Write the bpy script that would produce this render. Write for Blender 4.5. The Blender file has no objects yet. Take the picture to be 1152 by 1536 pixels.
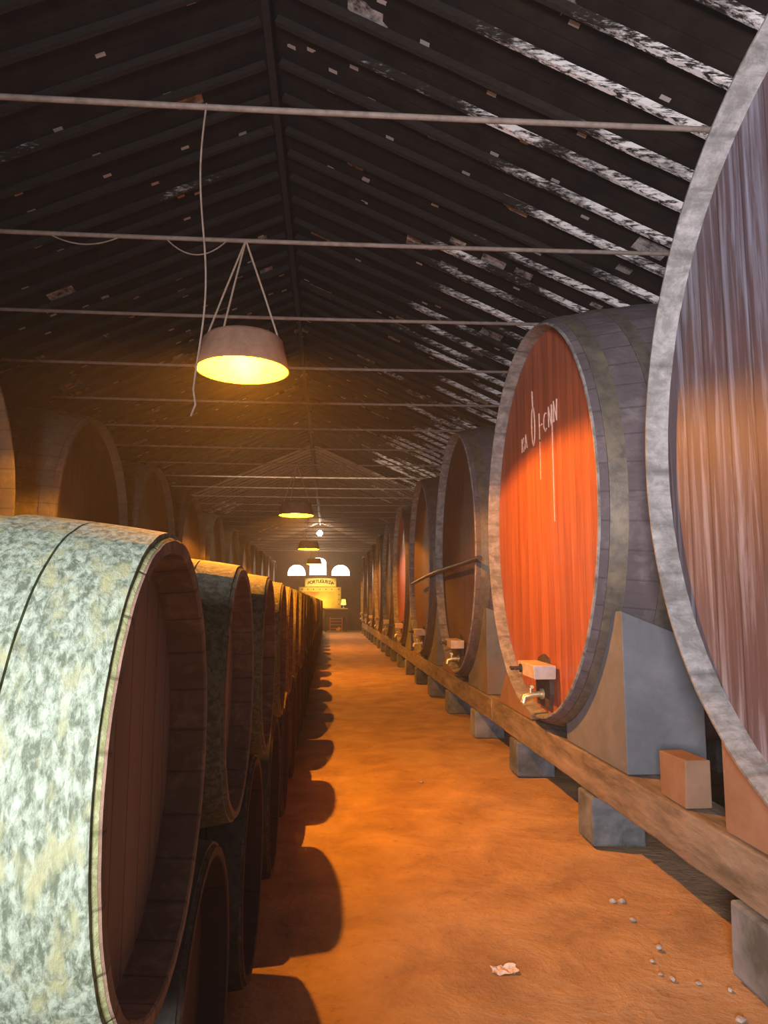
import bpy, bmesh, math, random
from math import pi, sin, cos, sqrt, radians
from mathutils import Vector, Matrix
random.seed(7)
SC = bpy.context.scene
COL = SC.collection

# ------------------------------------------------------------------ helpers
def tag(o, label=None, cat=None, group=None, kind=None):
    if label: o['label'] = label
    if cat: o['category'] = cat
    if group: o['group'] = group
    if kind: o['kind'] = kind
    return o

def empty(name, loc=(0, 0, 0), rz=0.0):
    o = bpy.data.objects.new(name, None)
    COL.objects.link(o)
    o.empty_display_size = .1
    o.location = loc
    o.rotation_euler = (0, 0, rz)
    return o

def obj(name, bm, mat, parent=None, smooth=True, loc=None, bevel=0.0):
    me = bpy.data.meshes.new(name)
    bmesh.ops.recalc_face_normals(bm, faces=bm.faces)
    bm.to_mesh(me); bm.free()
    if smooth:
        for p in me.polygons: p.use_smooth = True
        try: me.set_sharp_from_angle(angle=radians(38))
        except Exception: pass
    me.materials.append(mat)
    o = bpy.data.objects.new(name, me)
    COL.objects.link(o)
    if parent: o.parent = parent
    if loc: o.location = loc
    if bevel:
        m = o.modifiers.new('bevel', 'BEVEL'); m.width = bevel; m.segments = 2; m.limit_method = 'ANGLE'
    return o

def dup(root, loc, rz=None, scale=None):
    r = root.copy(); COL.objects.link(r); r.location = loc
    if rz is not None: r.rotation_euler = (0, 0, rz)
    if scale: r.scale = scale
    for ch in list(root.children):
        c = ch.copy(); COL.objects.link(c); c.parent = r
        for g in ch.children:
            d = g.copy(); COL.objects.link(d); d.parent = c
    return r

def box(bm, x0, x1, y0, y1, z0, z1, M=None, jit=0.0):
    vs = []
    for x in (x0, x1):
        for y in (y0, y1):
            for z in (z0, z1):
                p = Vector((x + random.uniform(-jit, jit), y + random.uniform(-jit, jit), z + random.uniform(-jit, jit)))
                vs.append(bm.verts.new(M @ p if M else p))
    for f in ((0, 1, 3, 2), (4, 6, 7, 5), (0, 4, 5, 1), (2, 3, 7, 6), (0, 2, 6, 4), (1, 5, 7, 3)):
        bm.faces.new([vs[i] for i in f])

def rough_beam(bm, p0, p1, w, h, seg=14, jit=.006):
    """timber between p0 and p1 (horizontal or sloping), slightly uneven"""
    p0 = Vector(p0); p1 = Vector(p1)
    d = (p1 - p0).normalized()
    side = d.cross(Vector((0, 0, 1)))
    side = side.normalized() if side.length > 1e-4 else Vector((1, 0, 0))
    up = side.cross(d).normalized()
    rings = []
    for i in range(seg + 1):
        c = p0.lerp(p1, i / seg)
        r = []
        for sx, sz in ((-1, -1), (1, -1), (1, 1), (-1, 1)):
            r.append(bm.verts.new(c + side * (sx * w / 2 + random.uniform(-jit, jit)) + up * (sz * h / 2 + random.uniform(-jit, jit))))
        rings.append(r)
    for a, b in zip(rings, rings[1:]):
        for k in range(4):
            bm.faces.new((a[k], a[(k + 1) % 4], b[(k + 1) % 4], b[k]))
    bm.faces.new(rings[0][::-1]); bm.faces.new(rings[-1])

def tube(bm, pts, r, n=10, r1=None):
    pts = [Vector(p) for p in pts]
    rings = []
    last = None
    for i, p in enumerate(pts):
        d = (pts[min(i + 1, len(pts) - 1)] - pts[max(i - 1, 0)]).normalized()
        ref = last if last else (Vector((0, 0, 1)) if abs(d.z) < .9 else Vector((1, 0, 0)))
        a = (ref - d * ref.dot(d)).normalized()
        last = a
        b = d.cross(a)
        rr = r if r1 is None else r + (r1 - r) * i / (len(pts) - 1)
        rings.append([bm.verts.new(p + a * rr * cos(2 * pi * k / n) + b * rr * sin(2 * pi * k / n)) for k in range(n)])
    for A, B in zip(rings, rings[1:]):
        for k in range(n):
            bm.faces.new((A[k], A[(k + 1) % n], B[(k + 1) % n], B[k]))
    bm.faces.new(rings[0][::-1]); bm.faces.new(rings[-1])

def lathe_x(bm, prof, n, rad_jit=None, close=True):
    """prof: list of (x, r); revolved about the X axis; uv = (angle, x)"""
    uvl = bm.loops.layers.uv.verify()
    rings = []
    for x, r in prof:
        if r < 1e-6:
            rings.append([bm.verts.new((x, 0, 0))])
        else:
            ring = []
            for k in range(n):
                a = 2 * pi * k / n
                rr = r * (1 + (rad_jit[k] if rad_jit else 0))
                ring.append(bm.verts.new((x, rr * cos(a), rr * sin(a))))
            rings.append(ring)
    for i in range(len(rings) - 1):
        A, B = rings[i], rings[i + 1]
        for k in range(n):
            k2 = (k + 1) % n
            if len(A) == 1 and len(B) == 1: continue
            if len(A) == 1: vs, us = (A[0], B[k2], B[k]), (k + .5, k + 1, k)
            elif len(B) == 1: vs, us = (A[k], A[k2], B[0]), (k, k + 1, k + .5)
            else: vs, us = (A[k], A[k2], B[k2], B[k]), (k, k + 1, k + 1, k)
            f = bm.faces.new(vs)
            for l, u in zip(f.loops, us):
                l[uvl].uv = (u / n, l.vert.co.x)

def lathe_z(bm, prof, n=32):
    rings = []
    for r, z in prof:
        if r < 1e-6: rings.append([bm.verts.new((0, 0, z))])
        else: rings.append([bm.verts.new((r * cos(2 * pi * k / n), r * sin(2 * pi * k / n), z)) for k in range(n)])
    for A, B in zip(rings, rings[1:]):
        for k in range(n):
            k2 = (k + 1) % n
            if len(A) == 1 and len(B) == 1: continue
            if len(A) == 1: bm.faces.new((A[0], B[k2], B[k]))
            elif len(B) == 1: bm.faces.new((A[k], A[k2], B[0]))
            else: bm.faces.new((A[k], A[k2], B[k2], B[k]))

def text_bm(body, size, depth=0.0, offset=0.0):
    cu = bpy.data.curves.new('t', 'FONT'); cu.body = body; cu.size = size
    cu.align_x = 'CENTER'; cu.align_y = 'CENTER'; cu.extrude = depth; cu.offset = offset
    o = bpy.data.objects.new('t', cu); COL.objects.link(o)
    dg = bpy.context.evaluated_depsgraph_get(); dg.update()
    me = bpy.data.meshes.new_from_object(o.evaluated_get(dg))
    bm = bmesh.new(); bm.from_mesh(me)
    bpy.data.objects.remove(o); bpy.data.meshes.remove(me)
    return bm

# ------------------------------------------------------------------ materials
class NT:
    def __init__(s, name):
        s.m = bpy.data.materials.new(name); s.m.use_nodes = True
        s.t = s.m.node_tree; s.t.nodes.clear()
        s.out = s.n('ShaderNodeOutputMaterial')
        s.b = s.n('ShaderNodeBsdfPrincipled')
        s.t.links.new(s.b.outputs[0], s.out.inputs[0])
    def n(s, ty, **kw):
        x = s.t.nodes.new(ty)
        for k, v in kw.items(): setattr(x, k, v)
        return x
    def set(s, node, i, v):
        if hasattr(v, 'is_output') or isinstance(v, bpy.types.NodeSocket): s.t.links.new(v, node.inputs[i])
        else: node.inputs[i].default_value = v
    def math(s, op, a, b=0.0, clamp=False):
        x = s.n('ShaderNodeMath', operation=op, use_clamp=clamp); s.set(x, 0, a); s.set(x, 1, b); return x.outputs[0]
    def noise(s, vec, scale, detail=4, rough=.6, dist=0):
        x = s.n('ShaderNodeTexNoise'); s.set(x, 'Vector', vec); x.inputs['Scale'].default_value = scale
        x.inputs['Detail'].default_value = detail; x.inputs['Roughness'].default_value = rough
        x.inputs['Distortion'].default_value = dist
        return x.outputs['Fac']
    def mapping(s, vec, sc, loc=(0, 0, 0), rot=(0, 0, 0)):
        x = s.n('ShaderNodeMapping'); s.set(x, 'Vector', vec); x.inputs['Scale'].default_value = sc
        x.inputs['Location'].default_value = loc; x.inputs['Rotation'].default_value = rot
        return x.outputs[0]
    def ramp(s, fac, a, b):
        x = s.n('ShaderNodeMapRange'); s.set(x, 0, fac); x.inputs[1].default_value = a; x.inputs[2].default_value = b
        x.clamp = True
        return x.outputs[0]
    def mix(s, fac, a, b, blend='MIX'):
        x = s.n('ShaderNodeMix', data_type='RGBA', blend_type=blend)
        s.set(x, 0, fac)
        for i, v in ((6, a), (7, b)):
            if isinstance(v, (tuple, list)): v = (*v[:3], 1.0)
            s.set(x, i, v)
        return x.outputs[2]
    def fin(s, col, rough=.8, bump=None, bs=.3, bd=.02, metal=0, spec=.3):
        if isinstance(col, tuple): col = (*col, 1.0)
        s.set(s.b, 'Base Color', col); s.set(s.b, 'Roughness', rough); s.b.inputs['Metallic'].default_value = metal
        s.b.inputs['Specular IOR Level'].default_value = spec
        if bump is not None:
            x = s.n('ShaderNodeBump'); x.inputs['Strength'].default_value = bs; x.inputs['Distance'].default_value = bd
            s.set(x, 'Height', bump); s.t.links.new(x.outputs[0], s.b.inputs['Normal'])
        return s.m

def rnd_offset(t, vec, amt=37.0):
    oi = t.n('ShaderNodeObjectInfo')
    v = t.n('ShaderNodeVectorMath', operation='ADD')
    mul = t.math('MULTIPLY', oi.outputs['Random'], amt)
    c = t.n('ShaderNodeCombineXYZ'); t.set(c, 0, mul); t.set(c, 1, mul); t.set(c, 2, mul)
    t.set(v, 0, vec); t.set(v, 1, c.outputs[0])
    return v.outputs[0]

def head_wood(name, dark, mid, pale, pale_lo, pale_hi, pw=.14, rough=.6, streak=1.0, bs=.3):
    """vertical planks of a cask head, seams by object Y"""
    t = NT(name)
    co = t.n('ShaderNodeTexCoord').outputs['Object']
    sp = t.n('ShaderNodeSeparateXYZ'); t.set(sp, 0, co)
    y = t.math('DIVIDE', t.math('ADD', sp.outputs[1], 10.03), pw)
    fr = t.math('FRACT', y)
    idx = t.math('FLOOR', y)
    wn = t.n('ShaderNodeTexWhiteNoise', noise_dimensions='1D'); t.set(wn, 'W', idx)
    seam = t.math('MINIMUM', fr, t.math('SUBTRACT', 1.0, fr))
    seamf = t.ramp(seam, 0.0, .045)
    ro = rnd_offset(t, co)
    g = t.noise(t.mapping(ro, (1, 17, .9)), 1.0, 6, .65, .6)
    g2 = t.noise(t.mapping(ro, (1, 7, .55)), 1.0, 5, .7, .3)
    fine = t.noise(t.mapping(ro, (1, 90, 4)), 1.0, 3, .6)
    base = t.mix(t.ramp(g2, .3, .7), dark, mid)
    base = t.mix(t.math('MULTIPLY', wn.outputs[0], .45), base, dark)
    base = t.mix(t.math('MULTIPLY', t.ramp(g, pale_lo, pale_hi), streak), base, pale)
    base = t.mix(t.math('MULTIPLY', t.ramp(fine, .55, .75), .14 * streak), base, pale)
    base = t.mix(t.math('MULTIPLY', t.ramp(seamf, 1, 0), .65), base, tuple(c * .25 for c in dark))
    h = t.math('ADD', t.math('MULTIPLY', seamf, 1.0), t.math('MULTIPLY', g, .5))
    return t.fin(base, rough, h, bs, .012)

def stave_wood(name, dark, mid, pale, p_lo, p_hi, nst=40, rough=.8, mott=9.0, spot=.25, bs=.4):
    """staves running along the axis; u=angle"""
    t = NT(name)
    tc = t.n('ShaderNodeTexCoord')
    co = tc.outputs['Object']
    su = t.n('ShaderNodeSeparateXYZ'); t.set(su, 0, tc.outputs['UV'])
    u = t.math('MULTIPLY', su.outputs[0], float(nst))
    fr = t.math('FRACT', u)
    wn = t.n('ShaderNodeTexWhiteNoise', noise_dimensions='1D'); t.set(wn, 'W', t.math('FLOOR', u))
    seam = t.ramp(t.math('MINIMUM', fr, t.math('SUBTRACT', 1.0, fr)), 0, .05)
    ro = rnd_offset(t, co)
    a = t.noise(ro, mott, 6, .72, .4)
    b = t.noise(ro, 1.6, 3, .6)
    c = t.noise(t.mapping(ro, (3, 26, 26)), 1.0, 4, .65)
    base = t.mix(t.ramp(b, .3, .7), dark, mid)
    base = t.mix(t.math('MULTIPLY', wn.outputs[0], .3), base, dark)
    base = t.mix(t.ramp(a, p_lo, p_hi), base, pale)
    base = t.mix(t.math('MULTIPLY', t.ramp(c, .5, .72), spot), base, tuple(x * .35 for x in dark))
    base = t.mix(t.math('MULTIPLY', t.ramp(seam, 1, 0), .45), base, tuple(x * .3 for x in dark))
    h = t.math('ADD', t.math('MULTIPLY', seam, .7), t.math('ADD', t.math('MULTIPLY', a, .9), t.math('MULTIPLY', c, .5)))
    return t.fin(base, rough, h, bs, .012)

def mottled(name, a, b, c=None, scale=8.0, rough=.8, metal=0, lo=.35, hi=.65, bs=.3, bd=.01, stretch=(1, 1, 1), spec=.3):
    t = NT(name)
    co = rnd_offset(t, t.n('ShaderNodeTexCoord').outputs['Object'])
    co = t.mapping(co, stretch)
    n1 = t.noise(co, scale, 6, .7, .3)
    n2 = t.noise(co, scale * .3, 3, .6)
    base = t.mix(t.ramp(n1, lo, hi), a, b)
    if c: base = t.mix(t.ramp(n2, .52, .68), base, c)
    return t.fin(base, rough, n1, bs, bd, metal, spec)

M = {}
M['tun_head'] = head_wood('red oak vat head', (.26, .07, .035), (.50, .16, .075), (.66, .36, .24), .60, .80, .15, .5, .4)
M['tun_head_pale'] = head_wood('weathered vat head with daylight tint', (.08, .048, .05), (.125, .098, .112), (.33, .36, .44), .48, .74, .2, .55, .8, .08)  # weathered streaks, plus cool daylight painted into the wood as bluish tint
M['tun_head_brown'] = head_wood('brown vat head', (.07, .035, .025), (.13, .06, .042), (.22, .14, .1), .62, .85, .15, .65, .5)
M['tun_stave'] = stave_wood('vat staves', (.08, .066, .07), (.13, .108, .115), (.19, .165, .165), .5, .8, 56, .8, 5, .3, .3)
M['tun_chime'] = stave_wood('vat chime', (.13, .125, .115), (.2, .195, .18), (.36, .35, .34), .42, .7, 18, .75, 9, .35, .35)
M['barrel_stave'] = stave_wood('pipe staves', (.19, .21, .09), (.27, .29, .13), (.36, .4, .22), .45, .65, 26, .85, 40, .35, .5)
M['dark_stave'] = stave_wood('damp pipe staves', (.05, .042, .03), (.085, .07, .05), (.12, .1, .075), .47, .6, 26, .9, 20, .5, .5)  # bottom-row staves, head and hoops: shade painted into the colour
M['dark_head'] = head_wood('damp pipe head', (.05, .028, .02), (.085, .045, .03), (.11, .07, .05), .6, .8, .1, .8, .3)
M['mid_stave'] = stave_wood('olive pipe staves', (.09, .09, .05), (.145, .145, .08), (.2, .21, .13), .45, .65, 26, .85, 30, .4, .5)
M['mid_hoop'] = mottled('olive pipe hoop', (.10, .10, .07), (.20, .21, .15), None, 50, .6, .1, .42, .6, bs=.5)
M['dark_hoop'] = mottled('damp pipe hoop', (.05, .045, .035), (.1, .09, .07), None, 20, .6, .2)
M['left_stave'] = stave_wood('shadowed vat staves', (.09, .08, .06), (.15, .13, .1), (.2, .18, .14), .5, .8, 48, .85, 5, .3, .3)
M['barrel_head'] = head_wood('pipe head', (.17, .105, .072), (.27, .17, .12), (.34, .23, .17), .6, .8, .1, .75, .3)
M['barrel_chime'] = stave_wood('pipe chime', (.15, .095, .065), (.24, .155, .11), (.32, .22, .16), .5, .7, 26, .85, 12, .3, .4)
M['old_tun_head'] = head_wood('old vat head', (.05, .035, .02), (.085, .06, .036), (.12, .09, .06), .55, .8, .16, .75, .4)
M['hoop_iron'] = mottled('hoop iron', (.09, .082, .068), (.155, .14, .11), (.2, .165, .115), 14, .55, .35, bs=.35)
M['hoop_galv'] = mottled('pipe hoop', (.10, .13, .085), (.32, .39, .30), (.29, .31, .17), 60, .65, .05, .40, .60, bs=.5, stretch=(1.5, 1, .6))
M['rail'] = mottled('rail timber', (.11, .09, .065), (.27, .22, .16), (.36, .3, .22), 3, .85, 0, .35, .65, .6, .015, (4, .7, 4))
M['block'] = mottled('bearing block', (.07, .085, .08), (.20, .22, .24), (.28, .31, .36), 3.2, .9, 0, .38, .66, .5, .01)
M['chock'] = mottled('chock timber', (.10, .112, .12), (.185, .20, .215), (.17, .125, .09), 2.2, .85, 0, .3, .7, .35, .01)
M['chock_orange'] = mottled('chock brown', (.2, .12, .07), (.26, .16, .1), None, 4, .85)
M['rod'] = mottled('iron rod', (.19, .145, .12), (.3, .245, .2), None, 12, .7, .1)
M['rope'] = mottled('rope', (.34, .24, .17), (.5, .38, .27), None, 60, .9)
M['cable'] = mottled('cable', (.22, .16, .12), (.34, .26, .2), None, 20, .8)
M['shade_out'] = mottled('shade outside', (.3, .17, .11), (.4, .24, .16), None, 9, .7)
M['shade_in'] = mottled('shade inside', (.6, .5, .05), (.75, .62, .09), None, 12, .5)
M['brass'] = mottled('brass', (.6, .5, .28), (.85, .78, .52), None, 25, .35, .7)
M['dark_iron'] = mottled('dark iron', (.04, .038, .036), (.09, .08, .075), None, 14, .5, .5)
M['hatch'] = mottled('hatch timber', (.035, .025, .02), (.09, .06, .045), None, 6, .8, 0, .35, .65, .4, .01, (1, 6, 1))
M['pale_block'] = mottled('pale timber', (.42, .34, .28), (.62, .54, .46), None, 7, .8)
M['chalk'] = mottled('chalk', (.5, .3, .22), (.72, .52, .42), None, 40, .95)
M['paint_white'] = mottled('white paint', (.6, .57, .5), (.75, .72, .66), None, 8, .6)
M['sign_yellow'] = mottled('sign board', (.86, .74, .3), (.92, .82, .4), None, 4, .5)
M['frame_yellow'] = mottled('display frame', (.82, .58, .12), (.9, .68, .18), None, 5, .5)
M['panel_amber'] = mottled('display panel', (.75, .42, .06), (.88, .6, .14), (.6, .25, .04), 3, .5)
M['ink'] = mottled('lettering', (.05, .035, .01), (.09, .06, .02), None, 20, .7)
M['dark_wood'] = mottled('dark wood', (.035, .024, .02), (.08, .055, .04), None, 5, .6, stretch=(1, 1, 6))
M['pink_metal'] = mottled('rust red metal', (.4, .17, .12), (.55, .26, .2), None, 15, .6)
M['card'] = mottled('cardboard', (.5, .3, .17), (.62, .4, .25), None, 8, .9)
M['paper'] = mottled('paper scrap', (.62, .45, .33), (.78, .62, .5), None, 30, .9)
M['stone'] = mottled('stone', (.25, .2, .16), (.5, .44, .38), None, 20, .9)

# plastered walls
def plaster():
    t = NT('old plaster wall')
    co = t.n('ShaderNodeTexCoord').outputs['Object']
    a = t.noise(co, 1.1, 6, .65); b = t.noise(co, 9, 5, .7)
    base = t.mix(t.ramp(a, .35, .65), (.06, .048, .04), (.10, .08, .068))
    base = t.mix(t.math('MULTIPLY', t.ramp(b, .5, .7), .4), base, (.13, .1, .08))
    return t.fin(base, .92, b, .3, .01)
M['wall'] = plaster()

def earth():
    t = NT('packed earth floor')
    co = t.n('ShaderNodeTexCoord').outputs['Object']
    a = t.noise(co, 2.2, 8, .62, .4); b = t.noise(co, 14, 6, .7); c = t.noise(co, .7, 3, .5)
    base = t.mix(t.ramp(a, .35, .66), (.30, .18, .09), (.48, .31, .15))
    base = t.mix(t.math('MULTIPLY', t.ramp(b, .58, .72), .5), base, (.14, .085, .05))
    base = t.mix(t.math('MULTIPLY', t.ramp(c, .5, .7), .4), base, (.45, .34, .25))
    h = t.math('ADD', t.math('MULTIPLY', a, 1.4), t.math('MULTIPLY', b, .45))
    return t.fin(base, .88, h, .55, .05, 0, .2)
M['floor'] = earth()

def roofdeck():
    t = NT('dark roof boards with flaked whitewash')
    co = t.n('ShaderNodeTexCoord').outputs['Object']
    # square-ish flakes
    v = t.n('ShaderNodeTexVoronoi', distance='CHEBYCHEV', feature='F1'); v.inputs['Randomness'].default_value = .75
    t.set(v, 'Vector', t.mapping(co, (2.6, 3.4, 0.01))); v.inputs['Scale'].default_value = 1.0
    sc = t.n('ShaderNodeSeparateColor'); t.set(sc, 0, v.outputs['Color'])
    pick = t.math('GREATER_THAN', sc.outputs[0], .77)
    size = t.math('MULTIPLY', sc.outputs[1], .42)
    inside = t.math('LESS_THAN', v.outputs['Distance'], size)
    br = t.noise(co, 9, 4, .7)
    fleck = t.math('MULTIPLY', t.math('MULTIPLY', pick, inside), t.ramp(br, .35, .6))
    v2 = t.n('ShaderNodeTexVoronoi', distance='CHEBYCHEV', feature='F1'); v2.inputs['Randomness'].default_value = 1
    t.set(v2, 'Vector', t.mapping(co, (5.5, 9, .01), (3, 1, 0))); v2.inputs['Scale'].default_value = 1.0
    s2 = t.n('ShaderNodeSeparateColor'); t.set(s2, 0, v2.outputs['Color'])
    f2 = t.math('MULTIPLY', t.math('GREATER_THAN', s2.outputs[0], .87), t.math('LESS_THAN', v2.outputs['Distance'], .2))
    sp = t.n('ShaderNodeSeparateXYZ'); t.set(sp, 0, co)
    row = t.math('FRACT', t.math('DIVIDE', sp.outputs[1], .22))
    rowf = t.ramp(t.math('MINIMUM', row, t.math('SUBTRACT', 1.0, row)), 0, .06)
    n = t.noise(co, 3, 5, .65)
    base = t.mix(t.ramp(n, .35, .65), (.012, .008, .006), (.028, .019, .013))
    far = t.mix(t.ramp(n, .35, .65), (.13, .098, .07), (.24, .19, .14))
    base = t.mix(t.ramp(sp.outputs[1], 15, 32), base, far)  # boards lightened down the hall, grazing reflections painted into the colour
    base = t.mix(t.math('MULTIPLY', t.ramp(rowf, 1, 0), .4), base, (.015, .01, .008))
    base = t.mix(t.math('MULTIPLY', fleck, .8), base, (.6, .54, .5))
    base = t.mix(t.math('MULTIPLY', f2, .85), base, (.5, .46, .42))
    return t.fin(base, .95, t.math('ADD', n, rowf), .25, .01, 0, .1)
M['roof'] = roofdeck()

def rafter_mat(name, amt, k=1.0):
    t = NT(name)
    tc = t.n('ShaderNodeTexCoord')
    co = rnd_offset(t, tc.outputs['Object'], 91)
    oi = t.n('ShaderNodeObjectInfo')
    sp = t.n('ShaderNodeSeparateXYZ'); t.set(sp, 0, tc.outputs['Object'])
    wear = t.ramp(t.math('ABSOLUTE', sp.outputs[0]), .6, 3.6)        # limewash survives towards the eaves
    n = t.noise(t.mapping(co, (.45, 1, .45)), 1.3, 3, .6, 0)
    n2 = t.noise(t.mapping(co, (9, 34, 26)), 1.6, 4, .7)
    n3 = t.noise(t.mapping(co, (4, 20, 20)), 1.6, 4, .7)
    thr = t.math('ADD', t.math('ADD', t.math('MULTIPLY', n, 1.1), t.math('MULTIPLY', n2, .3)), t.math('MULTIPLY', wear, amt))
    thr = t.math('ADD', thr, t.math('MULTIPLY', oi.outputs['Random'], .14))
    f = t.math('MULTIPLY', t.ramp(thr, 1.06, 1.16), t.ramp(n3, .42, .52))
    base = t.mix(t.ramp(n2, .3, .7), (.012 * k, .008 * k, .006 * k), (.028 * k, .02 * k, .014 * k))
    base = t.mix(f, base, (.74, .7, .66))
    return t.fin(base, .9, n2, .4, .01)
M['rafter'] = rafter_mat('right rafter timber with peeling limewash', .50)
M['rafter_left'] = rafter_mat('left rafter timber', .08)
M['rafter_far_lit'] = rafter_mat('rafter timber with painted light', .2, 9.0)  # far copy, base colour raised to stand for light grazing the rafters

def emis(name, col, s):
    t = NT(name); t.b.inputs['Base Color'].default_value = (*col, 1)
    t.b.inputs['Emission Color'].default_value = (*col, 1); t.b.inputs['Emission Strength'].default_value = s
    t.b.inputs['Roughness'].default_value = .3
    return t.m
M['bulb'] = emis('glowing bulb', (1, .74, .24), 60)
M['pane'] = emis('sunlit window pane', (.93, .96, 1.0), 9)
M['oculus'] = emis('sunlit round pane', (.88, 1.0, .9), 12)
M['glow_yellow'] = emis('yellow lit shade', (1, .72, .1), 2.5)

# ------------------------------------------------------------------ dimensions
EYE = 1.6
YB, YF = -4.0, 44.5          # rear and far walls
RX, RZ, SL = -.54, 6.35, .45 # ridge line and roof slope
XR, XL = 5.2, -6.28
def roof_z(x): return RZ - SL * abs(x - RX)

# ------------------------------------------------------------------ setting
bm = bmesh.new()
nx, ny = 60, 200
V = []
from mathutils import noise as mn
for j in range(ny + 1):
    y = YB - .1 + (YF - YB + .2) * (j / ny) ** 1.6
    r = []
    for i in range(nx + 1):
        x = XL - .1 + (XR - XL + .2) * i / nx
        z = 0.012 * (mn.noise(Vector((x * 1.7, y * 1.3, 0))) + .5 * mn.noise(Vector((x * 5, y * 4, 3)))) - .012
        r.append(bm.verts.new((x, y, z)))
    V.append(r)
for j in range(ny):
    for i in range(nx): bm.faces.new((V[j][i], V[j][i + 1], V[j + 1][i + 1], V[j + 1][i]))
o = obj('floor', bm, M['floor']); tag(o, 'packed earth cellar floor running down the aisle', 'floor', kind='structure')

bm = bmesh.new(); box(bm, XR, XR + .3, YB, YF, -.05, roof_z(XR) + .05)
tag(obj('wall_right', bm, M['wall'], smooth=False), 'old plaster side wall behind the giant vats on the right', 'wall', kind='structure')
bm = bmesh.new(); box(bm, XL - .3, XL, YB, YF, -.05, roof_z(XL) + .05)
tag(obj('wall_left', bm, M['wall'], smooth=False), 'old plaster side wall behind the vats on the left', 'wall', kind='structure')

def gable_wall(name, y0, y1, holes, mat, label):
    """gable wall with openings given as closed outlines [(x,z)...]"""
    from mathutils.geometry import tessellate_polygon
    outer = [(XL - .3, -.05), (XR + .3, -.05), (XR + .3, roof_z(XR + .3) + .1), (RX, RZ + .1), (XL - .3, roof_z(XL - .3) + .1)]
    bm = bmesh.new()
    loops = [outer] + holes
    polys = [[Vector((p[0], p[1], 0)) for p in lp] for lp in loops]
    flat = [p for lp in loops for p in lp]
    tris = tessellate_polygon(polys)
    A = [bm.verts.new((x, y0, z)) for x, z in flat]; B = [bm.verts.new((x, y1, z)) for x, z in flat]
    for t in tris:
        try: bm.faces.new([A[i] for i in t]); bm.faces.new([B[i] for i in t][::-1])
        except ValueError: pass
    k = 0
    for lp in loops:
        n = len(lp)
        for i in range(n):
            bm.faces.new((A[k + i], A[k + (i + 1) % n], B[k + (i + 1) % n], B[k + i]))
        k += n
    o = obj(name, bm, mat, smooth=False)
    tag(o, label, 'wall', kind='structure'); return o

def arch(xc, z0, w, h, rise, n=14):
    """outline of an opening with a curved head; rise = height of the curve"""
    pts = [(xc - w / 2, z0), (xc + w / 2, z0)]
    for i in range(n + 1):
        a = pi * i / n
        pts.append((xc + w / 2 * cos(a), z0 + h - rise + rise * sin(a)))
    return pts
A1 = arch(-1.93, 3.22, 1.13, .72, .58)
A2 = arch(.70, 3.22, 1.17, .72, .58)
A3 = arch(-.66, 3.25, 1.06, 1.12, .35)
OC = [(-.57 + .24 * cos(2 * pi * i / 24), 5.80 + .24 * sin(2 * pi * i / 24)) for i in range(24)]
gable_wall('wall_far', YF, YF + .4, [A1, A2, A3, OC], M['wall'], 'far gable wall with arched windows and a round one at the top')
DOOR = [(-2.6, .0), (1.2, .0), (1.2, 2.6), (-2.6, 2.6)]
gable_wall('wall_near', YB - .4, YB, [DOOR], M['wall'], 'gable wall behind the viewer with a wide doorway')

def window(name, outline, label, bars, pane='pane'):
    bm = bmesh.new()
    vs = [bm.verts.new((x, YF + .22, z)) for x, z in outline]; bm.faces.new(vs)
    root = obj(name, bm, M[pane], smooth=False); tag(root, label, 'window', kind='structure')
    bm = bmesh.new()
    n = len(outline); cx = sum(p[0] for p in outline) / n; cz = sum(p[1] for p in outline) / n
    ring = []
    for x, z in outline:
        dx, dz = cx - x, cz - z; L = sqrt(dx * dx + dz * dz)
        xi, zi = x + dx / L * .05, z + dz / L * .05
        ring.append([bm.verts.new(p) for p in ((x, YF + .12, z), (xi, YF + .12, zi), (xi, YF + .2, zi), (x, YF + .2, z))])
    for i in range(n):
        a, b = ring[i], ring[(i + 1) % n]
        for k in range(4): bm.faces.new((a[k], b[k], b[(k + 1) % 4], a[(k + 1) % 4]))
    for (x0, z0, x1, z1) in bars:
        box(bm, min(x0, x1) - .025, max(x0, x1) + .025, YF + .13, YF + .2, min(z0, z1) - .02, max(z0, z1) + .02)
    obj('window_frame', bm, M['dark_wood'], root, smooth=False)
    return root
window('window_1', A1, 'half-round sunlit window with one mullion, left of the three on the far wall', [(-1.93, 3.22, -1.93, 3.92)])
window('window_2', A2, 'half-round sunlit window with one mullion, right of the three on the far wall', [(.70, 3.22, .70, 3.92)])
window('window_3', A3, 'tall arched sunlit window in the middle of the far wall', [(-.66, 3.25, -.66, 4.34), (-1.15, 3.8, -.17, 3.8)])
window('window_4', OC, 'small round sunlit window high under the roof peak', [], 'oculus')

# ceiling: two roof planes
bm = bmesh.new()
for s in (1, -1):
    xe = (XR + .3) if s == 1 else (XL - .3)
    N = Vector((s * SL, 0, 1)).normalized() * .08
    a = [Vector((RX, YB - .4, RZ)), Vector((xe, YB - .4, roof_z(xe))), Vector((xe, YF + .4, roof_z(xe))), Vector((RX, YF + .4, RZ))]
    lo = [bm.verts.new(p + Vector((0, 0, .13))) for p in a]; hi = [bm.verts.new(p + Vector((0, 0, .2))) for p in a]
    bm.faces.new(lo); bm.faces.new(hi[::-1])
    for k in range(4): bm.faces.new((lo[k], lo[(k + 1) % 4], hi[(k + 1) % 4], hi[k]))
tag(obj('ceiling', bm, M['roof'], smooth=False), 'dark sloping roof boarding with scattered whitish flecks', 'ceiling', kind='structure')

# ridge beam
bm = bmesh.new(); rough_beam(bm, (RX, YB, RZ - .02), (RX, YF, RZ - .02), .06, .14, 60, .004)
tag(obj('ridge_beam', bm, M['rafter_left'], loc=None), 'long ridge timber along the peak of the roof', 'beam')

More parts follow.
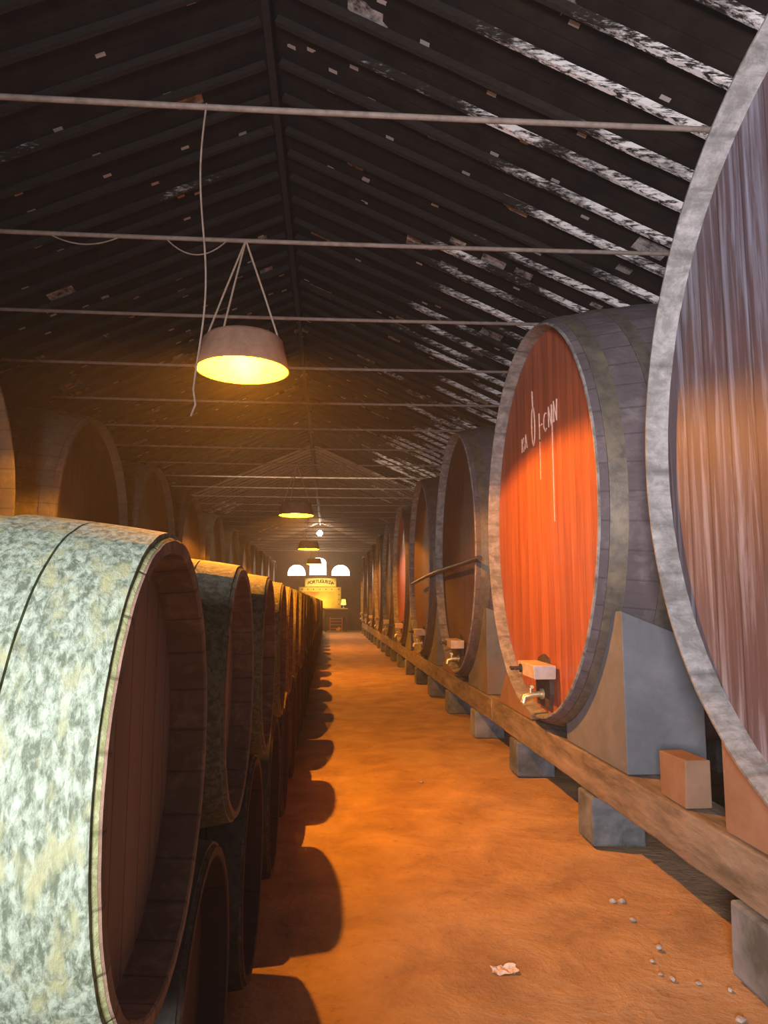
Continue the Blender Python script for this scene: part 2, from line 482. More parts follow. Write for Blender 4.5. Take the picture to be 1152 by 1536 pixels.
# rafters: each its own object
def rafter_mesh(s, seed):
    random.seed(seed)
    xe = (XR if s == 1 else XL) - RX
    bm = bmesh.new()
    rough_beam(bm, (s * .07, 0, -.03 - SL * .07 + .085), (xe, 0, -SL * abs(xe) + .085), .05, .065, 16, .004)
    me = bpy.data.meshes.new('rafter'); bmesh.ops.recalc_face_normals(bm, faces=bm.faces); bm.to_mesh(me); bm.free()
    me.materials.append(M['rafter_far_lit'] if seed > 80 else M['rafter'] if s == 1 else M['rafter_left']); return me
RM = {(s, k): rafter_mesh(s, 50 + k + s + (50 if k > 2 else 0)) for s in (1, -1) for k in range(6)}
random.seed(11)
nr = 0
y = 1.6
while y < YF - .2:
    for s in (1, -1):
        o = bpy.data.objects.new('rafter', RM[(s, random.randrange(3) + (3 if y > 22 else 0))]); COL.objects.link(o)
        o.location = (RX, y + random.uniform(-.05, .05), RZ + random.uniform(-.008, .008))
        side = 'right' if s == 1 else 'left'
        tag(o, 'dark sloping roof rafter %s on the %s slope' % ('with peeling limewash' if s == 1 else 'with faint pale flecks', side), 'rafter', 'roof rafters on the %s slope' % side)
        nr += 1
    y += .45

ORD = ['first', 'second', 'third', 'fourth', 'fifth', 'sixth', 'seventh', 'eighth', 'ninth', 'tenth', 'eleventh', 'twelfth', 'thirteenth',
       'fourteenth', 'fifteenth', 'sixteenth', 'seventeenth', 'eighteenth', 'nineteenth', 'twentieth', 'twenty-first', 'twenty-second',
       'twenty-third', 'twenty-fourth', 'twenty-fifth', 'twenty-sixth', 'twenty-seventh', 'twenty-eighth', 'twenty-ninth', 'thirtieth',
       'thirty-first', 'thirty-second', 'thirty-third', 'thirty-fourth', 'thirty-fifth', 'thirty-sixth', 'thirty-seventh']

# tie rods
ROD_Z = 4.7
xa, xb = RX - (RZ - ROD_Z) / SL, RX + (RZ - ROD_Z) / SL
bm = bmesh.new()
tube(bm, [(xa + (xb - xa) * i / 12 , 0, -.02 * (1 - (i / 6 - 1) ** 2)) for i in range(13)], .019, 10)
rod0 = obj('tie_rod', bm, M['rod'])
rods = [4.35 + 1.72 * k for k in range(24)]
rods = [y for y in rods if y < YF - .2]
for k, y in enumerate(rods):
    o = rod0 if k == 0 else dup(rod0, (0, 0, 0))
    o.location = (0, y, ROD_Z)
    if k < 6: l = 'thin iron tie rod spanning the roof, %s from the camera' % ORD[k]
    else: l = 'thin iron tie rod deep in the cellar, %s rod from the camera' % ORD[k]
    tag(o, l, 'rod', 'tie rods across the roof')

# ------------------------------------------------------------------ giant vats
def bulge(x, L, r0, R): return r0 + (R - r0) * sin(pi * min(max(x / L, 0), 1)) ** .85

def make_vat(L, r0, R, nst, head_mat, fittings=True, rec=.10, ct=.032):
    root = empty('wine_vat')
    random.seed(int(L * 100 + r0 * 10))
    n = nst * 3
    jit = []
    for k in range(nst):
        j = random.uniform(-.0014, .0014)
        jit += [j, j + .0008, j]
    prof = [(.0, r0 - .004)] + [(x, bulge(x, L, r0, R)) for x in [.012] + [L * i / 22 for i in range(1, 22)]] + [(L - .01, r0), (L, r0 - .01), (L, r0 - ct), (L - rec, r0 - ct), (L - rec, 0)]
    bm = bmesh.new(); lathe_x(bm, prof, n, jit)
    obj('staves', bm, M['tun_stave' if fittings else 'left_stave'], root)
    bm = bmesh.new()
    lathe_x(bm, [(.006, r0 - .006), (-.012, r0 - .010), (-.014, r0 - ct + .008), (0, r0 - ct), (rec + .02, r0 - ct - .012)], n, jit)
    obj('chime_ring', bm, M['tun_chime' if fittings else 'left_stave'], root)
    bm = bmesh.new()
    lathe_x(bm, [(rec, 0.0), (rec, r0 * .5), (rec, r0 - ct - .002), (rec + .03, r0 - ct - .002), (rec + .03, 0)], n)
    obj('head', bm, head_mat, root)
    for (x0, w) in ((.05, .11), (.36, .09), (.72, .085), (L - .8, .085), (L - .45, .09), (L - .16, .11)):
        bm = bmesh.new(); p = []
        for x in (x0, x0 + .008, x0 + w / 2, x0 + w - .008, x0 + w): p.append((x, bulge(x, L, r0, R) + .009))
        p = [(x0, bulge(x0, L, r0, R) - .01)] + p + [(x0 + w, bulge(x0 + w, L, r0, R) - .01)]
        lathe_x(bm, p, n)
        obj('hoop', bm, M['hoop_iron' if fittings else 'left_stave'], root)
    if fittings:
        b = -(r0 - ct)
        # manhole hatch at the foot of the head
        bm = bmesh.new()
        w, h, z0 = .21, .40, b + .06
        out = [(-w * .8, z0), (w * .8, z0), (w, z0 + h * .3), (w * .95, z0 + h * .7), (w * .55, z0 + h * .97), (0, z0 + h * 1.05), (-w * .55, z0 + h * .97), (-w * .95, z0 + h * .7), (-w, z0 + h * .3)]
        A = [bm.verts.new((rec - .035, yy, zz)) for yy, zz in out]; B = [bm.verts.new((rec + .01, yy, zz)) for yy, zz in out]
        bm.faces.new(A); bm.faces.new(B[::-1])
        for i in range(len(out)): bm.faces.new((A[i], B[i], B[(i + 1) % len(out)], A[(i + 1) % len(out)]))
        ht = obj('hatch', bm, M['hatch'], root, smooth=False, bevel=.008)
        bm = bmesh.new(); box(bm, rec - .20, rec - .03, -.36, .16, b + .31, b + .42, jit=.006)
        obj('crossbar', bm, M['pale_block'], root, smooth=False, bevel=.008)
        bm = bmesh.new(); tube(bm, [(rec + .0, .03, b + .365), (rec - .29, .03, b + .365)], .016)
        tube(bm, [(rec - .27, -.05, b + .365), (rec - .27, .11, b + .365)], .012)
        tube(bm, [(rec - .2, .03, b + .365), (rec - .215, .03, b + .365)], .035)
        obj('screw_bolt', bm, M['dark_iron'], root)
        bm = bmesh.new()
        tube(bm, [(rec - .02, -.02, b + .16), (rec - .13, -.02, b + .155), (rec - .19, -.02, b + .14), (rec - .205, -.02, b + .09)], .024)
        tube(bm, [(rec - .03, -.02, b + .16), (rec - .055, -.02, b + .16)], .045)
        tube(bm, [(rec - .14, -.02, b + .15), (rec - .14, -.02, b + .215)], .016)
        tube(bm, [(rec - .14, -.075, b + .22), (rec - .14, .035, b + .22)], .014)
        obj('tap', bm, M['brass'], root)
    return root

TUN_X, TUN_Z, TR, TRB, TL = 1.70, 2.30, 1.63, 1.80, 2.4
TUN_Y = [2.17, 6.12] + [6.12 + 3.95 * k for k in range(1, 9)]
protos = {}
for key, hm in (('pale', 'tun_head_pale'), ('red', 'tun_head'), ('brown', 'tun_head_brown')):
    protos[key] = make_vat(TL, TR, TRB, 56, M[hm])
order = ['pale', 'red', 'brown', 'brown', 'red', 'brown', 'brown', 'red', 'brown', 'brown']
tl = ['giant oak wine vat nearest on the right, weathered pale grey head cut by the frame',
      'giant oak vat whose red head glows orange under the nearest lamp',
      'dark giant oak vat just behind the glowing one, crossed by an iron pipe',
      'dark giant oak vat, fourth from the camera on the right, narrow brown head',
      'giant oak vat far down the right row with a brightly lit orange-red head']
used = set()
vats = []
for i, (y, k) in enumerate(zip(TUN_Y, order)):
    loc = (TUN_X, y, TUN_Z)
    if k not in used: o = protos[k]; used.add(k); o.location = loc
    else: o = dup(protos[k], loc)
    l = tl[i] if i < 5 else 'giant oak vat deep in the right row, %s vat from the camera' % ORD[i]
    tag(o, l, 'wine vat', 'giant vats in the right row')
    vats.append(o)

# chalk scribble on the second vat's head (part of it)
def stroke(bm, pts, w=.010):
    tube(bm, [(0.102 - .003, y, z) for y, z in pts], w, 6)
bm = bmesh.new()
def g(ch, y0, z0, s):
    # y0 = left edge seen from the aisle (larger y), strokes run to smaller y
    S = {'K': [[(0, 0), (0, 1)], [(0, .45), (.5, 1)], [(0.1, .5), (.5, 0)]],
         'A': [[(0, 0), (.3, 1), (.6, 0)], [(.12, .4), (.48, .4)]],
         'I': [[(0, -.25), (0, 1.1)]], '-': [[(0, .5), (.35, .5)]],
         'C': [[(.5, .9), (.25, 1), (.02, .7), (0, .3), (.25, 0), (.5, .1)]],
         'N': [[(0, 0), (.02, 1), (.45, 0), (.5, 1)]]}[ch]
    for st in S: stroke(bm, [(y0 + DY - x * s, z0 + z * s) for x, z in st], .007)
zt = .70
DY = -.17
g('K', .75, zt, .13); g('A', .65, zt + .01, .13)
stroke(bm, [(.36 + DY + .05 * sin(a), zt + .16 + .17 * cos(a)) for a in [i * pi / 8 for i in range(17)]], .008)
stroke(bm, [(.36 + DY, zt + .33), (.37 + DY, zt + .48)], .009)
g('I', .17, zt + .04, .17); g('-', .14, zt + .04, .15); g('C', .04, zt + .03, .16); g('N', -.10, zt + .04, .17); g('N', -.24, zt + .05, .17)
stroke(bm, [(0, zt - .35), (0, zt - .02)], .004); stroke(bm, [(-.36, zt - .75), (-.36, zt + .2)], .006)
obj('chalk_marks', bm, M['chalk'], vats[1])['label'] = 'pale chalk lettering'

# left row of large vats behind the casks
protoL = make_vat(2.1, 1.45, 1.58, 48, M['old_tun_head'], False, .10, .05)
LY = [5.66, 9.59, 12.94] + [12.94 + 3.5 * k for k in range(1, 9)]
for i, y in enumerate(LY):
    loc = (-2.95, y, 2.475)
    o = protoL if i == 0 else dup(protoL, loc)
    o.location = loc; o.rotation_euler = (0, 0, pi)
    l = ['large old vat behind the casks, only its right edge showing at the left border',
         'large dim vat with an olive-brown head rising behind the nearest cask',
         'dim large vat half hidden behind the second large vat on the left'][i] if i < 3 else \
        'large dim vat behind the casks on the left, %s vat from the camera' % ORD[i]
    tag(o, l, 'wine vat', 'large vats behind the casks on the left')

# ------------------------------------------------------------------ vat bearers
bl = [3.15 + 1.995 * k for k in range(-1, 20)]
def segs():  # rails are laid in lengths
    ys = [-.4, 3.0, 8.15, 15.1, 23.1, 31.1, 39.9]
    return list(zip(ys, ys[1:]))
for row, xc in (('front', 1.905), ('back', 3.86)):
    for i, (a, b) in enumerate(segs()):
        bm = bmesh.new(); rough_beam(bm, (xc, a + .01, .448), (xc, b - .01, .448), .25, .245, 30, .004)
        o = obj('bearer_beam', bm, M['rail'], smooth=False, bevel=.01)
        tag(o, 'long rough timber bearer under the %s of the right vats, %s length from the camera' % (row, ORD[i]), 'beam', 'timber bearers under the right vats')
def block_mesh(x0, w):
    bm = bmesh.new(); box(bm, x0, x0 + w, -.15, .15, -.325, 0, jit=.010)
    return bm
blk = obj('bearing_block', block_mesh(1.755, .36), M['block'], smooth=False, bevel=.015)
first = True
for i, y in enumerate(bl):
    if y < 0 or y > 39.7: continue
    for row, dx in (('front', 0), ('back', 1.93)):
        if first: o = blk; first = False
        else: o = dup(blk, (0, 0, 0))
        o.location = (dx, y, .322)
        o.scale = (1, 1, 1)
        if row == 'front':
            l = ['pale bluish bearing block nearest the camera at the right edge',
                 'squat grey-green bearing block in front, second from the camera',
                 'orange-lit bearing block under the glowing vat, third from the camera'][i - 1] if 1 <= i <= 3 else \
                'squat bearing block under the front bearer, %s from the camera' % ORD[i - 1 if i else 0]
        else: l = 'squat bearing block hidden under the back bearer, %s from the camera' % ORD[i - 1 if i else 0]
        tag(o, l, 'block', 'bearing blocks under the %s bearer' % row)

# chocks wedging each vat
def chock_bm(s, X0, X1, zb, d0=.50, d1=1.50, d2=1.64, d3=None):
    """wedge between bearer and vat, its hollow top following the swelling staves"""
    bm = bmesh.new(); S = []
    for X in (X0, X1):
        r = bulge(X - TUN_X, TL, TR, TRB) + .014
        prof = [(s * d0, zb)]
        for i in range(9):
            d = d0 + (d1 - d0) * i / 8; prof.append((s * d, max(zb + .004, TUN_Z - sqrt(r * r - d * d) - .004)))
        prof += [(s * d2, prof[-1][1]), (s * (d3 or d2), zb)]
        S.append([bm.verts.new((X, d, z)) for d, z in prof])
    A, B = S
    bm.faces.new(A); bm.faces.new(B[::-1])
    n = len(A)
    for i in range(n): bm.faces.new((A[i], A[(i + 1) % n], B[(i + 1) % n], B[i]))
    return bm
chp = {}
for s in (1, -1):
    short = tag(obj('chock', chock_bm(s, 1.80, 2.30, .575, .5, 1.12, 1.2), M['chock_orange'], smooth=False, bevel=.006, loc=(0, TUN_Y[0], 0)),
                'curved brown timber chock on the %s side of the nearest giant vat' % ('near' if s == -1 else 'far'), 'chock', 'chocks wedging the right vats')
    chp[s] = obj('chock', chock_bm(s, 1.80, 2.30, .575, .5, *((1.50, 1.64, 1.64) if s == -1 else (1.15, 1.22, 1.75))), M['chock' if s == -1 else 'chock_orange'], smooth=False, bevel=.006)
    for i, y in enumerate(TUN_Y):
        if i == 0: continue
        o = chp[s] if i == 1 else dup(chp[s], (0, 0, 0))
        o.location = (0, y, 0)
        where = 'near' if s == -1 else 'far'
        l = 'curved timber chock on the %s side of the %s vat in the right row' % (where, ORD[i])
        tag(o, l, 'chock', 'chocks wedging the right vats')
# small block standing on the bearer
bm = bmesh.new(); box(bm, 1.80, 1.94, 3.74, 4.04, .578, .81, jit=.006)
tag(obj('wooden_block', bm, M['chock_orange'], smooth=False, bevel=.006), 'small upright brown block standing on the bearer beside the nearest vat', 'block')

# iron pipe along the dark vats
bm = bmesh.new()
tube(bm, [(1.655, 8.05, 2.10), (1.655, 9.5, 2.09), (1.655, 11.4, 2.08), (1.648, 12.2, 2.06), (1.62, 13.0, 2.02), (1.60, 14.2, 1.97)], .028, 10)
tag(obj('iron_pipe', bm, M['dark_iron']), 'dark iron pipe running across the fronts of the dark vats', 'pipe')

# ------------------------------------------------------------------ casks on the left (two tiers)
BL, BR, BB = 1.30, .43, .485
def make_cask(seed=3, dark=False, mid=False):
    root = empty('wine_cask')
    random.seed(seed)
    nst = 26; n = nst * 4; jit = []
    for k in range(nst):
        j = random.uniform(-.006, .006); jit += [j, j + .002, j + .002, j]
    rec, ct = .08, .03
    prof = [(0, BR - .004)] + [(x, bulge(x, BL, BR, BB)) for x in [.01] + [BL * i / 18 for i in range(1, 18)]] + [(BL, BR), (BL, BR - ct), (BL - rec, BR - ct), (BL - rec, 0)]
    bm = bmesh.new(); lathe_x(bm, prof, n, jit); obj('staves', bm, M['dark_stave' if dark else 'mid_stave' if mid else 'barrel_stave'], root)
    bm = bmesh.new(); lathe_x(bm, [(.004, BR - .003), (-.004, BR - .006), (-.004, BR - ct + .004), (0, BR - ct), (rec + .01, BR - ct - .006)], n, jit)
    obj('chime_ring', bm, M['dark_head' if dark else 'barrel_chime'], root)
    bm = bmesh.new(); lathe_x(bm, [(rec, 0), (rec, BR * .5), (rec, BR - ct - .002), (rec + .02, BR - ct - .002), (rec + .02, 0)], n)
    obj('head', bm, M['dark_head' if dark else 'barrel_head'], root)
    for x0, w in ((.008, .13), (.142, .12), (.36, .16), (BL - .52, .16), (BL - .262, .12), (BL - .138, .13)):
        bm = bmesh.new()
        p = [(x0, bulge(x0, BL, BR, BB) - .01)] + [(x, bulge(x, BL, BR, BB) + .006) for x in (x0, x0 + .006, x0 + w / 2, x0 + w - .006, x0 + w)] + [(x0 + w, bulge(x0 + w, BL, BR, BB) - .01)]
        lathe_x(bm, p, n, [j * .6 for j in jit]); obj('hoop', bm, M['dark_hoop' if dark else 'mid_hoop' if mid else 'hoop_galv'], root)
    bm = bmesh.new(); tube(bm, [(BL / 2, 0, BB - .02), (BL / 2, 0, BB + .022)], .034, 14, .028)
    obj('bung', bm, M['pale_block'], root)
    return root
cask = make_cask()
cask_mid = make_cask(5, mid=True)
UY = [1.47, 2.72, 3.87] + [3.87 + 1.19 * k for k in range(1, 31)]
UZ = 1.298
cl = ['nearest cask, its mottled grey-green hoops and brown head filling the lower left',
      'second cask of the upper row, olive top and dull silver streak on its side']
for i, y in enumerate(UY):
    o = cask if i == 0 else cask_mid if i == 1 else dup(cask_mid, (0, 0, 0))
    o.location = (-.30 - random.uniform(0, .012), y, UZ); o.rotation_euler = (0, 0, pi)
    tag(o, cl[i] if i < 2 else '%s cask from the camera in the upper row on the left' % ORD[i], 'cask', 'casks in the upper row on the left')
shaded = make_cask(4, True)  # bottom-row copy in the materials darkened for shade
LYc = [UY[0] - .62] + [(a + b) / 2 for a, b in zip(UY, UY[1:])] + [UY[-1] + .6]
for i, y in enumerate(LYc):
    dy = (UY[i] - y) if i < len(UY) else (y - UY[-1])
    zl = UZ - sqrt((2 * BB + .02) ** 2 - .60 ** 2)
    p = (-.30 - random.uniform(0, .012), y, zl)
    o = shaded if i == 0 else dup(shaded, p)
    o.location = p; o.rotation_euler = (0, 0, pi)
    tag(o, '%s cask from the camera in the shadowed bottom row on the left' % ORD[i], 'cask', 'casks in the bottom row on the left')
zb = UZ - sqrt((2 * BB + .02) ** 2 - .60 ** 2) - BB
for k, xc in enumerate((-.62, -1.28)):
    bm = bmesh.new()
    rough_beam(bm, (xc, .2, zb / 2 + .003), (xc, 39.9, zb / 2 + .003), .12, max(zb + .01, .03), 60, .002)
    tag(obj('floor_rail', bm, M['rail'], smooth=False), ['timber floor rail under the bottom casks, aisle side', 'timber floor rail under the bottom casks, wall side'][k], 'rail')
# stands for the left vats
for i, xc in enumerate((-3.3, -4.6)):
    bm = bmesh.new(); rough_beam(bm, (xc, 4.0, .458), (xc, 42.8, .458), .28, .93, 40, .004)
    tag(obj('bearer_beam', bm, M['rail'], smooth=False), ['low timber bearer under the left vats, aisle side', 'low timber bearer under the left vats, wall side'][i], 'beam')

# ------------------------------------------------------------------ pendant lamps
def make_lamp():
    root = empty('pendant_lamp')
    R0, R1, H = .385, .318, .28
    bm = bmesh.new()
    lathe_z(bm, [(R0 + .004, 0), (R0 + .002, .02), (R0 - .018, .10), (R1 + .015, H - .03), (R1 - .012, H), (R1 - .05, H + .012), (.12, H + .02), (0, H + .022)], 48)
    obj('lamp_shade', bm, M['shade_out'], root)
    bm = bmesh.new()
    lathe_z(bm, [(R0 + .004, 0), (R0 - .008, .002), (R0 - .028, .10), (R1 + .002, H - .035), (R1 - .03, H - .012), (.1, H + .002), (0, H + .004)], 48)
    obj('shade_lining', bm, M['shade_in'], root)
    bm = bmesh.new()
    lathe_z(bm, [(0, .132), (.02, .138), (.034, .16), (.036, .182), (.026, .212), (.018, .235), (0, .235)], 20)
    obj('bulb', bm, M['bulb'], root)
    bm = bmesh.new(); lathe_z(bm, [(0, .232), (.024, .232), (.026, .25), (.03, H + .03), (0, H + .03)], 20)
    obj('socket', bm, M['dark_iron'], root)
    top = (.0, .0, 1.155)
    for a in (200, 245, 5):
        bm = bmesh.new(); x, y = (R1 - .02) * cos(radians(a)), (R1 - .02) * sin(radians(a))
        tube(bm, [(x, y, H - .005), (x * .55, y * .55, H + .40), top], .0085, 8)
        obj('hanging_rope', bm, M['rope'], root)
    return root
LX, LZ = -.735, 3.53
lamp = make_lamp()
lamp_y = [rods[1], rods[7], rods[13], rods[19]]
ll = ['large glowing pendant lamp with pinkish shade hung on ropes, nearest the camera',
      'second glowing pendant lamp down the aisle, dark shade with yellow rim',
      'small distant pendant lamp, third from the camera, a yellow sliver',
      'unlit looking pendant lamp silhouetted against the middle far window']
for i, y in enumerate(lamp_y):
    o = lamp if i == 0 else dup(lamp, (0, 0, 0))
    o.location = (LX, y, LZ - (0 if i == 0 else .0)); o.rotation_euler = (0, 0, 0)
    tag(o, ll[i], 'lamp', 'pendant lamps over the aisle')

def plamp(loc, e, col, r=.05, name='lamp_light'):
    l = bpy.data.lights.new(name, 'POINT'); l.energy = e; l.color = col; l.shadow_soft_size = r
    o = bpy.data.objects.new(name, l); COL.objects.link(o); o.location = loc; return o
def alamp(loc, size, e, col, tgt, name='daylight'):
    l = bpy.data.lights.new(name, 'AREA'); l.shape = 'RECTANGLE'; l.size, l.size_y = size; l.energy = e; l.color = col
    o = bpy.data.objects.new(name, l); COL.objects.link(o); o.location = loc
    d = Vector(tgt) - Vector(loc); o.rotation_euler = d.to_track_quat('-Z', 'Y').to_euler(); return o
AMB = (1.0, .34, .02)
for i, (y, e) in enumerate(zip(lamp_y, (1000, 880, 850, 750))):
    plamp((LX, y, LZ + .114), e, AMB, .02)

# cables
bm = bmesh.new()
pts = []
for i in range(30):
    t = i / 29
    pts.append((-.79 - .03 * sin(t * 7) , rods[0] + .03 * sin(t * 5), ROD_Z + .005 - 1.85 * t))
pts += [(-.80, rods[0], ROD_Z - 1.93), (-.825, rods[0], ROD_Z - 2.0)]
tube(bm, pts, .006, 6)
tag(obj('loose_cable', bm, M['cable']), 'thin loose cable dangling from the first tie rod past the lamp', 'cable')
for k, (x0, x1, s) in enumerate(((-1.40, -.90, .13), (-2.35, -1.80, .07))):
    bm = bmesh.new()
    tube(bm, [(x0 + (x1 - x0) * i / 16, rods[1] + .0, ROD_Z - .03 - s * (1 - (i / 8 - 1) ** 2)) for i in range(17)], .006, 6)
    tag(obj('sagging_cable', bm, M['cable']), ['thin cable loop sagging under the second tie rod beside the lamp ropes', 'thin shallow cable loop under the second tie rod at the left'][k], 'cable')

# ------------------------------------------------------------------ far end: signs, counter, rack
bm = bmesh.new(); box(bm, -.89, .89, -.03, .03, -.22, .22)
sb = empty('sign_board', (-.49, 44.30, 2.83))
obj('board', bm, M['sign_yellow'], sb, smooth=False, bevel=.01)
bm = bmesh.new()
for (a, b, c, d) in ((-.91, .91, .21, .25), (-.91, .91, -.25, -.21), (-.93, -.88, -.25, .25), (.88, .93, -.25, .25)): box(bm, a, b, -.045, .035, c, d)
obj('frame', bm, M['frame_yellow'], sb, smooth=False)
word = 'PORTUGUEZA'
bm = bmesh.new()
for i, ch in enumerate(word):
    t = (i - (len(word) - 1) / 2) / ((len(word) - 1) / 2)
    b2 = text_bm(ch, .26, .004, .010)
    Mx = Matrix.Translation((t * .70, -.036, .065 - .11 * t * t)) @ Matrix.Rotation(-t * .28, 4, 'Y') @ Matrix.Rotation(pi / 2, 4, 'X')
    bmesh.ops.transform(b2, matrix=Mx, verts=b2.verts)
    me = bpy.data.meshes.new('x'); b2.to_mesh(me); b2.free(); bm.from_mesh(me); bpy.data.meshes.remove(me)
obj('lettering', bm, M['ink'], sb, smooth=False)
tag(sb, 'yellow name board with arched dark lettering under the far windows', 'sign')

dp = empty('display_panel', (-.52, 44.33, 1.32))
bm = bmesh.new(); box(bm, -1.22, 1.22, -.02, .05, 0, 1.22)
obj('panel', bm, M['panel_amber'], dp, smooth=False)
bm = bmesh.new(); box(bm, -1.25, 1.25, -.06, .05, .96, 1.24); box(bm, .98, 1.25, -.06, .05, 0, .96); box(bm, -1.25, -.98, -.06, .05, 0, .96)
obj('frame', bm, M['frame_yellow'], dp, smooth=False, bevel=.01)
bm = bmesh.new()
for x in (-1.05, -.72, -.38, 0, .36, .7, 1.1): tube(bm, [(x, -.055, 1.1), (x, -.075, 1.1)], .035, 10)
for z in (.78, .5, .22): tube(bm, [(1.12, -.055, z), (1.12, -.075, z)], .03, 10)
obj('stud_dots', bm, M['ink'], dp)
tag(dp, 'large bright yellow framed display under the name board', 'display')

ct = empty('counter', (.42, 43.2, 0))
bm = bmesh.new(); box(bm, -.68, .68, -.3, .35, 1.26, 1.33); obj('counter_top', bm, M['paint_white'], ct, smooth=False, bevel=.008)
bm = bmesh.new(); box(bm, -.64, .64, -.24, .3, .80, 1.26); obj('front_panel', bm, M['dark_wood'], ct, smooth=False)
for sx in (-.6, .6):
    for sy in (-.2, .26):
        bm = bmesh.new(); box(bm, sx - .04, sx + .04, sy - .04, sy + .04, -.01, .8); obj('leg', bm, M['dark_wood'], ct, smooth=False)
tag(ct, 'dark counter with a pale top at the far end of the aisle', 'counter')

rk = empty('wire_rack', (.42, 42.3, 0))
for sx in (-.34, .34):
    for sy in (-.15, .15):
        bm = bmesh.new(); tube(bm, [(sx, sy, 0), (sx, sy, .80)], .022, 8); obj('post', bm, M['pink_metal'], rk)
for z in (.2, .4, .58, .74):
    bm = bmesh.new()
    for sy in (-.15, .15): tube(bm, [(-.34, sy, z), (.34, sy, z)], .012, 8)
    for i in range(6): tube(bm, [(-.3 + .12 * i, -.15, z), (-.3 + .12 * i, .15, z)], .006, 6)
    obj('shelf', bm, M['pink_metal'], rk)
tag(rk, 'small reddish wire rack standing before the far counter', 'rack')
bm = bmesh.new(); box(bm, -.12, .12, -.08, .08, -.085, .085, M=Matrix.Rotation(radians(-38), 4, 'Y'))
tag(obj('cardboard_box', bm, M['card'], smooth=False, loc=(.56, 42.05, .16)), 'small tan carton tilted against the wire rack', 'box')

tlp = empty('table_lamp', (.86, 43.15, 1.33))
bm = bmesh.new(); lathe_z(bm, [(0, 0), (.08, 0), (.07, .02), (.015, .04), (.015, .2), (0, .2)], 16); obj('base', bm, M['brass'], tlp)
bm = bmesh.new(); lathe_z(bm, [(.15, .18), (.11, .5), (.105, .5), (.145, .18)], 24); obj('lamp_shade', bm, M['glow_yellow'], tlp)
tag(tlp, 'small yellow lamp standing on the far counter', 'lamp')

# ------------------------------------------------------------------ litter on the floor
def pebble(loc, s, mat, label, name='pebble', cat='pebble', group=None):
    bm = bmesh.new(); bmesh.ops.create_icosphere(bm, subdivisions=2, radius=1)
    for v in bm.verts:
        v.co = Vector((v.co.x * s[0], v.co.y * s[1], v.co.z * s[2])) * (1 + .35 * mn.noise(v.co * 1.7 + Vector(loc)))
    o = obj(name, bm, mat, loc=(loc[0], loc[1], s[2] * .55 - .01)); o.rotation_euler = (0, 0, random.uniform(0, 6))
    return tag(o, label, cat, group)
random.seed(5)
bm = bmesh.new()
G = {}
for i in range(9):
    for j in range(7):
        x, y_ = (i / 8 - .5) * .11, (j / 6 - .5) * .07
        G[i, j] = bm.verts.new((x + random.uniform(-.006, .006), y_ + random.uniform(-.006, .006), .012 + .014 * random.random() + .014 * mn.noise(Vector((x * 40, y_ * 40, 1)))))
for i in range(8):
    for j in range(6): bm.faces.new((G[i, j], G[i + 1, j], G[i + 1, j + 1], G[i, j + 1]))
tag(obj('paper_scrap', bm, M['paper'], smooth=False, loc=(.79, 3.44, -.026)), 'crumpled pale paper scrap lying on the orange floor', 'litter')
for k in range(15):
    x = random.uniform(.5, 1.7); yy = random.uniform(2.9, 8)
    if k < 14: x = random.uniform(1.45, 1.72); yy = random.uniform(2.6, 4.2)
    s = random.uniform(.008, .022)
    pebble((x, yy, 0), (s, s * .8, s * .6), M['stone'], 'small pale pebble on the earth floor near the vat bearers', group='pebbles beside the vat bearers')

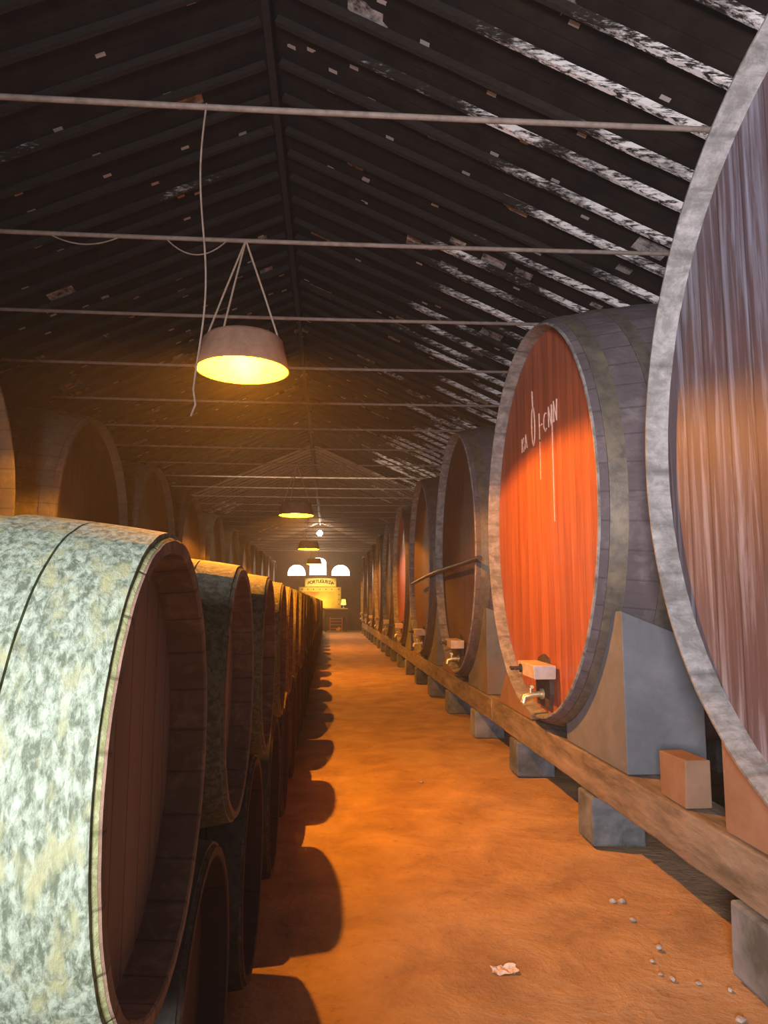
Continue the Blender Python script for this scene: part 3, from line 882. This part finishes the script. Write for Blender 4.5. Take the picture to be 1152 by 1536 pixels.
# ------------------------------------------------------------------ daylight, display lights, added roof fill
alamp((-1.3, -1.9, 1.1), (1.2, 1.4), 25, (.80, 1.0, .74), (-.8, 2, 1.1), 'daylight_left')
alamp((-1.1, -2.6, 2.0), (.9, 1.2), 300, (.97, .89, .97), (2.3, 2.6, 3.2), 'daylight_right').data.spread = radians(105)
alamp((-.6, YF - 1.2, 3.6), (3.0, .4), 200, (1, .80, .55), (-.6, YF - 7, 8), 'far_window_light')
alamp((-.57, YF - .15, 5.75), (.4, .4), 330, (1, .86, .65), (-.6, 34, 6.3), 'oculus_light')
plamp((-.3, 43.75, 1.62), 22, (1, .68, .14), .06, 'display_light')
alamp((-.54, 16.6, 4.35), (4.5, .5), 42, (1, .8, .55), (-.54, 34, 6.6), 'roof_fill').data.spread = radians(95)  # added unseen fill lifting the far ceiling, no fixture there
sl = bpy.data.lights.new('display_spot', 'SPOT'); sl.energy = 260; sl.color = (1, .7, .2); sl.spot_size = radians(62); sl.spot_blend = .6; sl.shadow_soft_size = .05
so = bpy.data.objects.new('display_spot', sl); COL.objects.link(so); so.location = (-.5, 42.2, 3.2)
so.rotation_euler = (Vector((-.5, 44.3, 2.3)) - Vector(so.location)).to_track_quat('-Z', 'Y').to_euler()

w = bpy.data.worlds.new('World'); SC.world = w; w.use_nodes = True
bgn = w.node_tree.nodes['Background']; bgn.inputs[0].default_value = (.75, .8, .9, 1); bgn.inputs[1].default_value = .6

# ------------------------------------------------------------------ camera
cam = bpy.data.cameras.new('camera'); co = bpy.data.objects.new('camera', cam); COL.objects.link(co)
F = 1109.0; pitch = radians(7.04); yaw = math.atan(83 * cos(pitch) / F)
cam.sensor_fit = 'VERTICAL'; cam.sensor_height = 36.0; cam.lens = F / 1536 * 36
cam.clip_start = .05; cam.clip_end = 200
co.location = (0, 0, EYE); co.rotation_euler = (pi / 2 + pitch, 0, -yaw)
SC.camera = co
SC.view_settings.view_transform = 'Standard'
SC.view_settings.look = 'None'
SC.view_settings.exposure = 0.0

# thin dusty haze filling the hall
bm = bmesh.new(); box(bm, XL - .2, XR + .2, YB - .3, YF + .1, -.2, RZ + .1)
hz = bpy.data.materials.new('dusty haze'); hz.use_nodes = True; hz.node_tree.nodes.clear()
ho = hz.node_tree.nodes.new('ShaderNodeOutputMaterial'); hv = hz.node_tree.nodes.new('ShaderNodeVolumePrincipled')
hv.inputs['Color'].default_value = (1, .93, .85, 1); hv.inputs['Density'].default_value = .0038; hv.inputs['Anisotropy'].default_value = .35
hz.node_tree.links.new(hv.outputs[0], ho.inputs['Volume'])
tag(obj('haze', bm, hz, smooth=False), 'thin dusty haze in the cellar air', 'haze', kind='stuff')
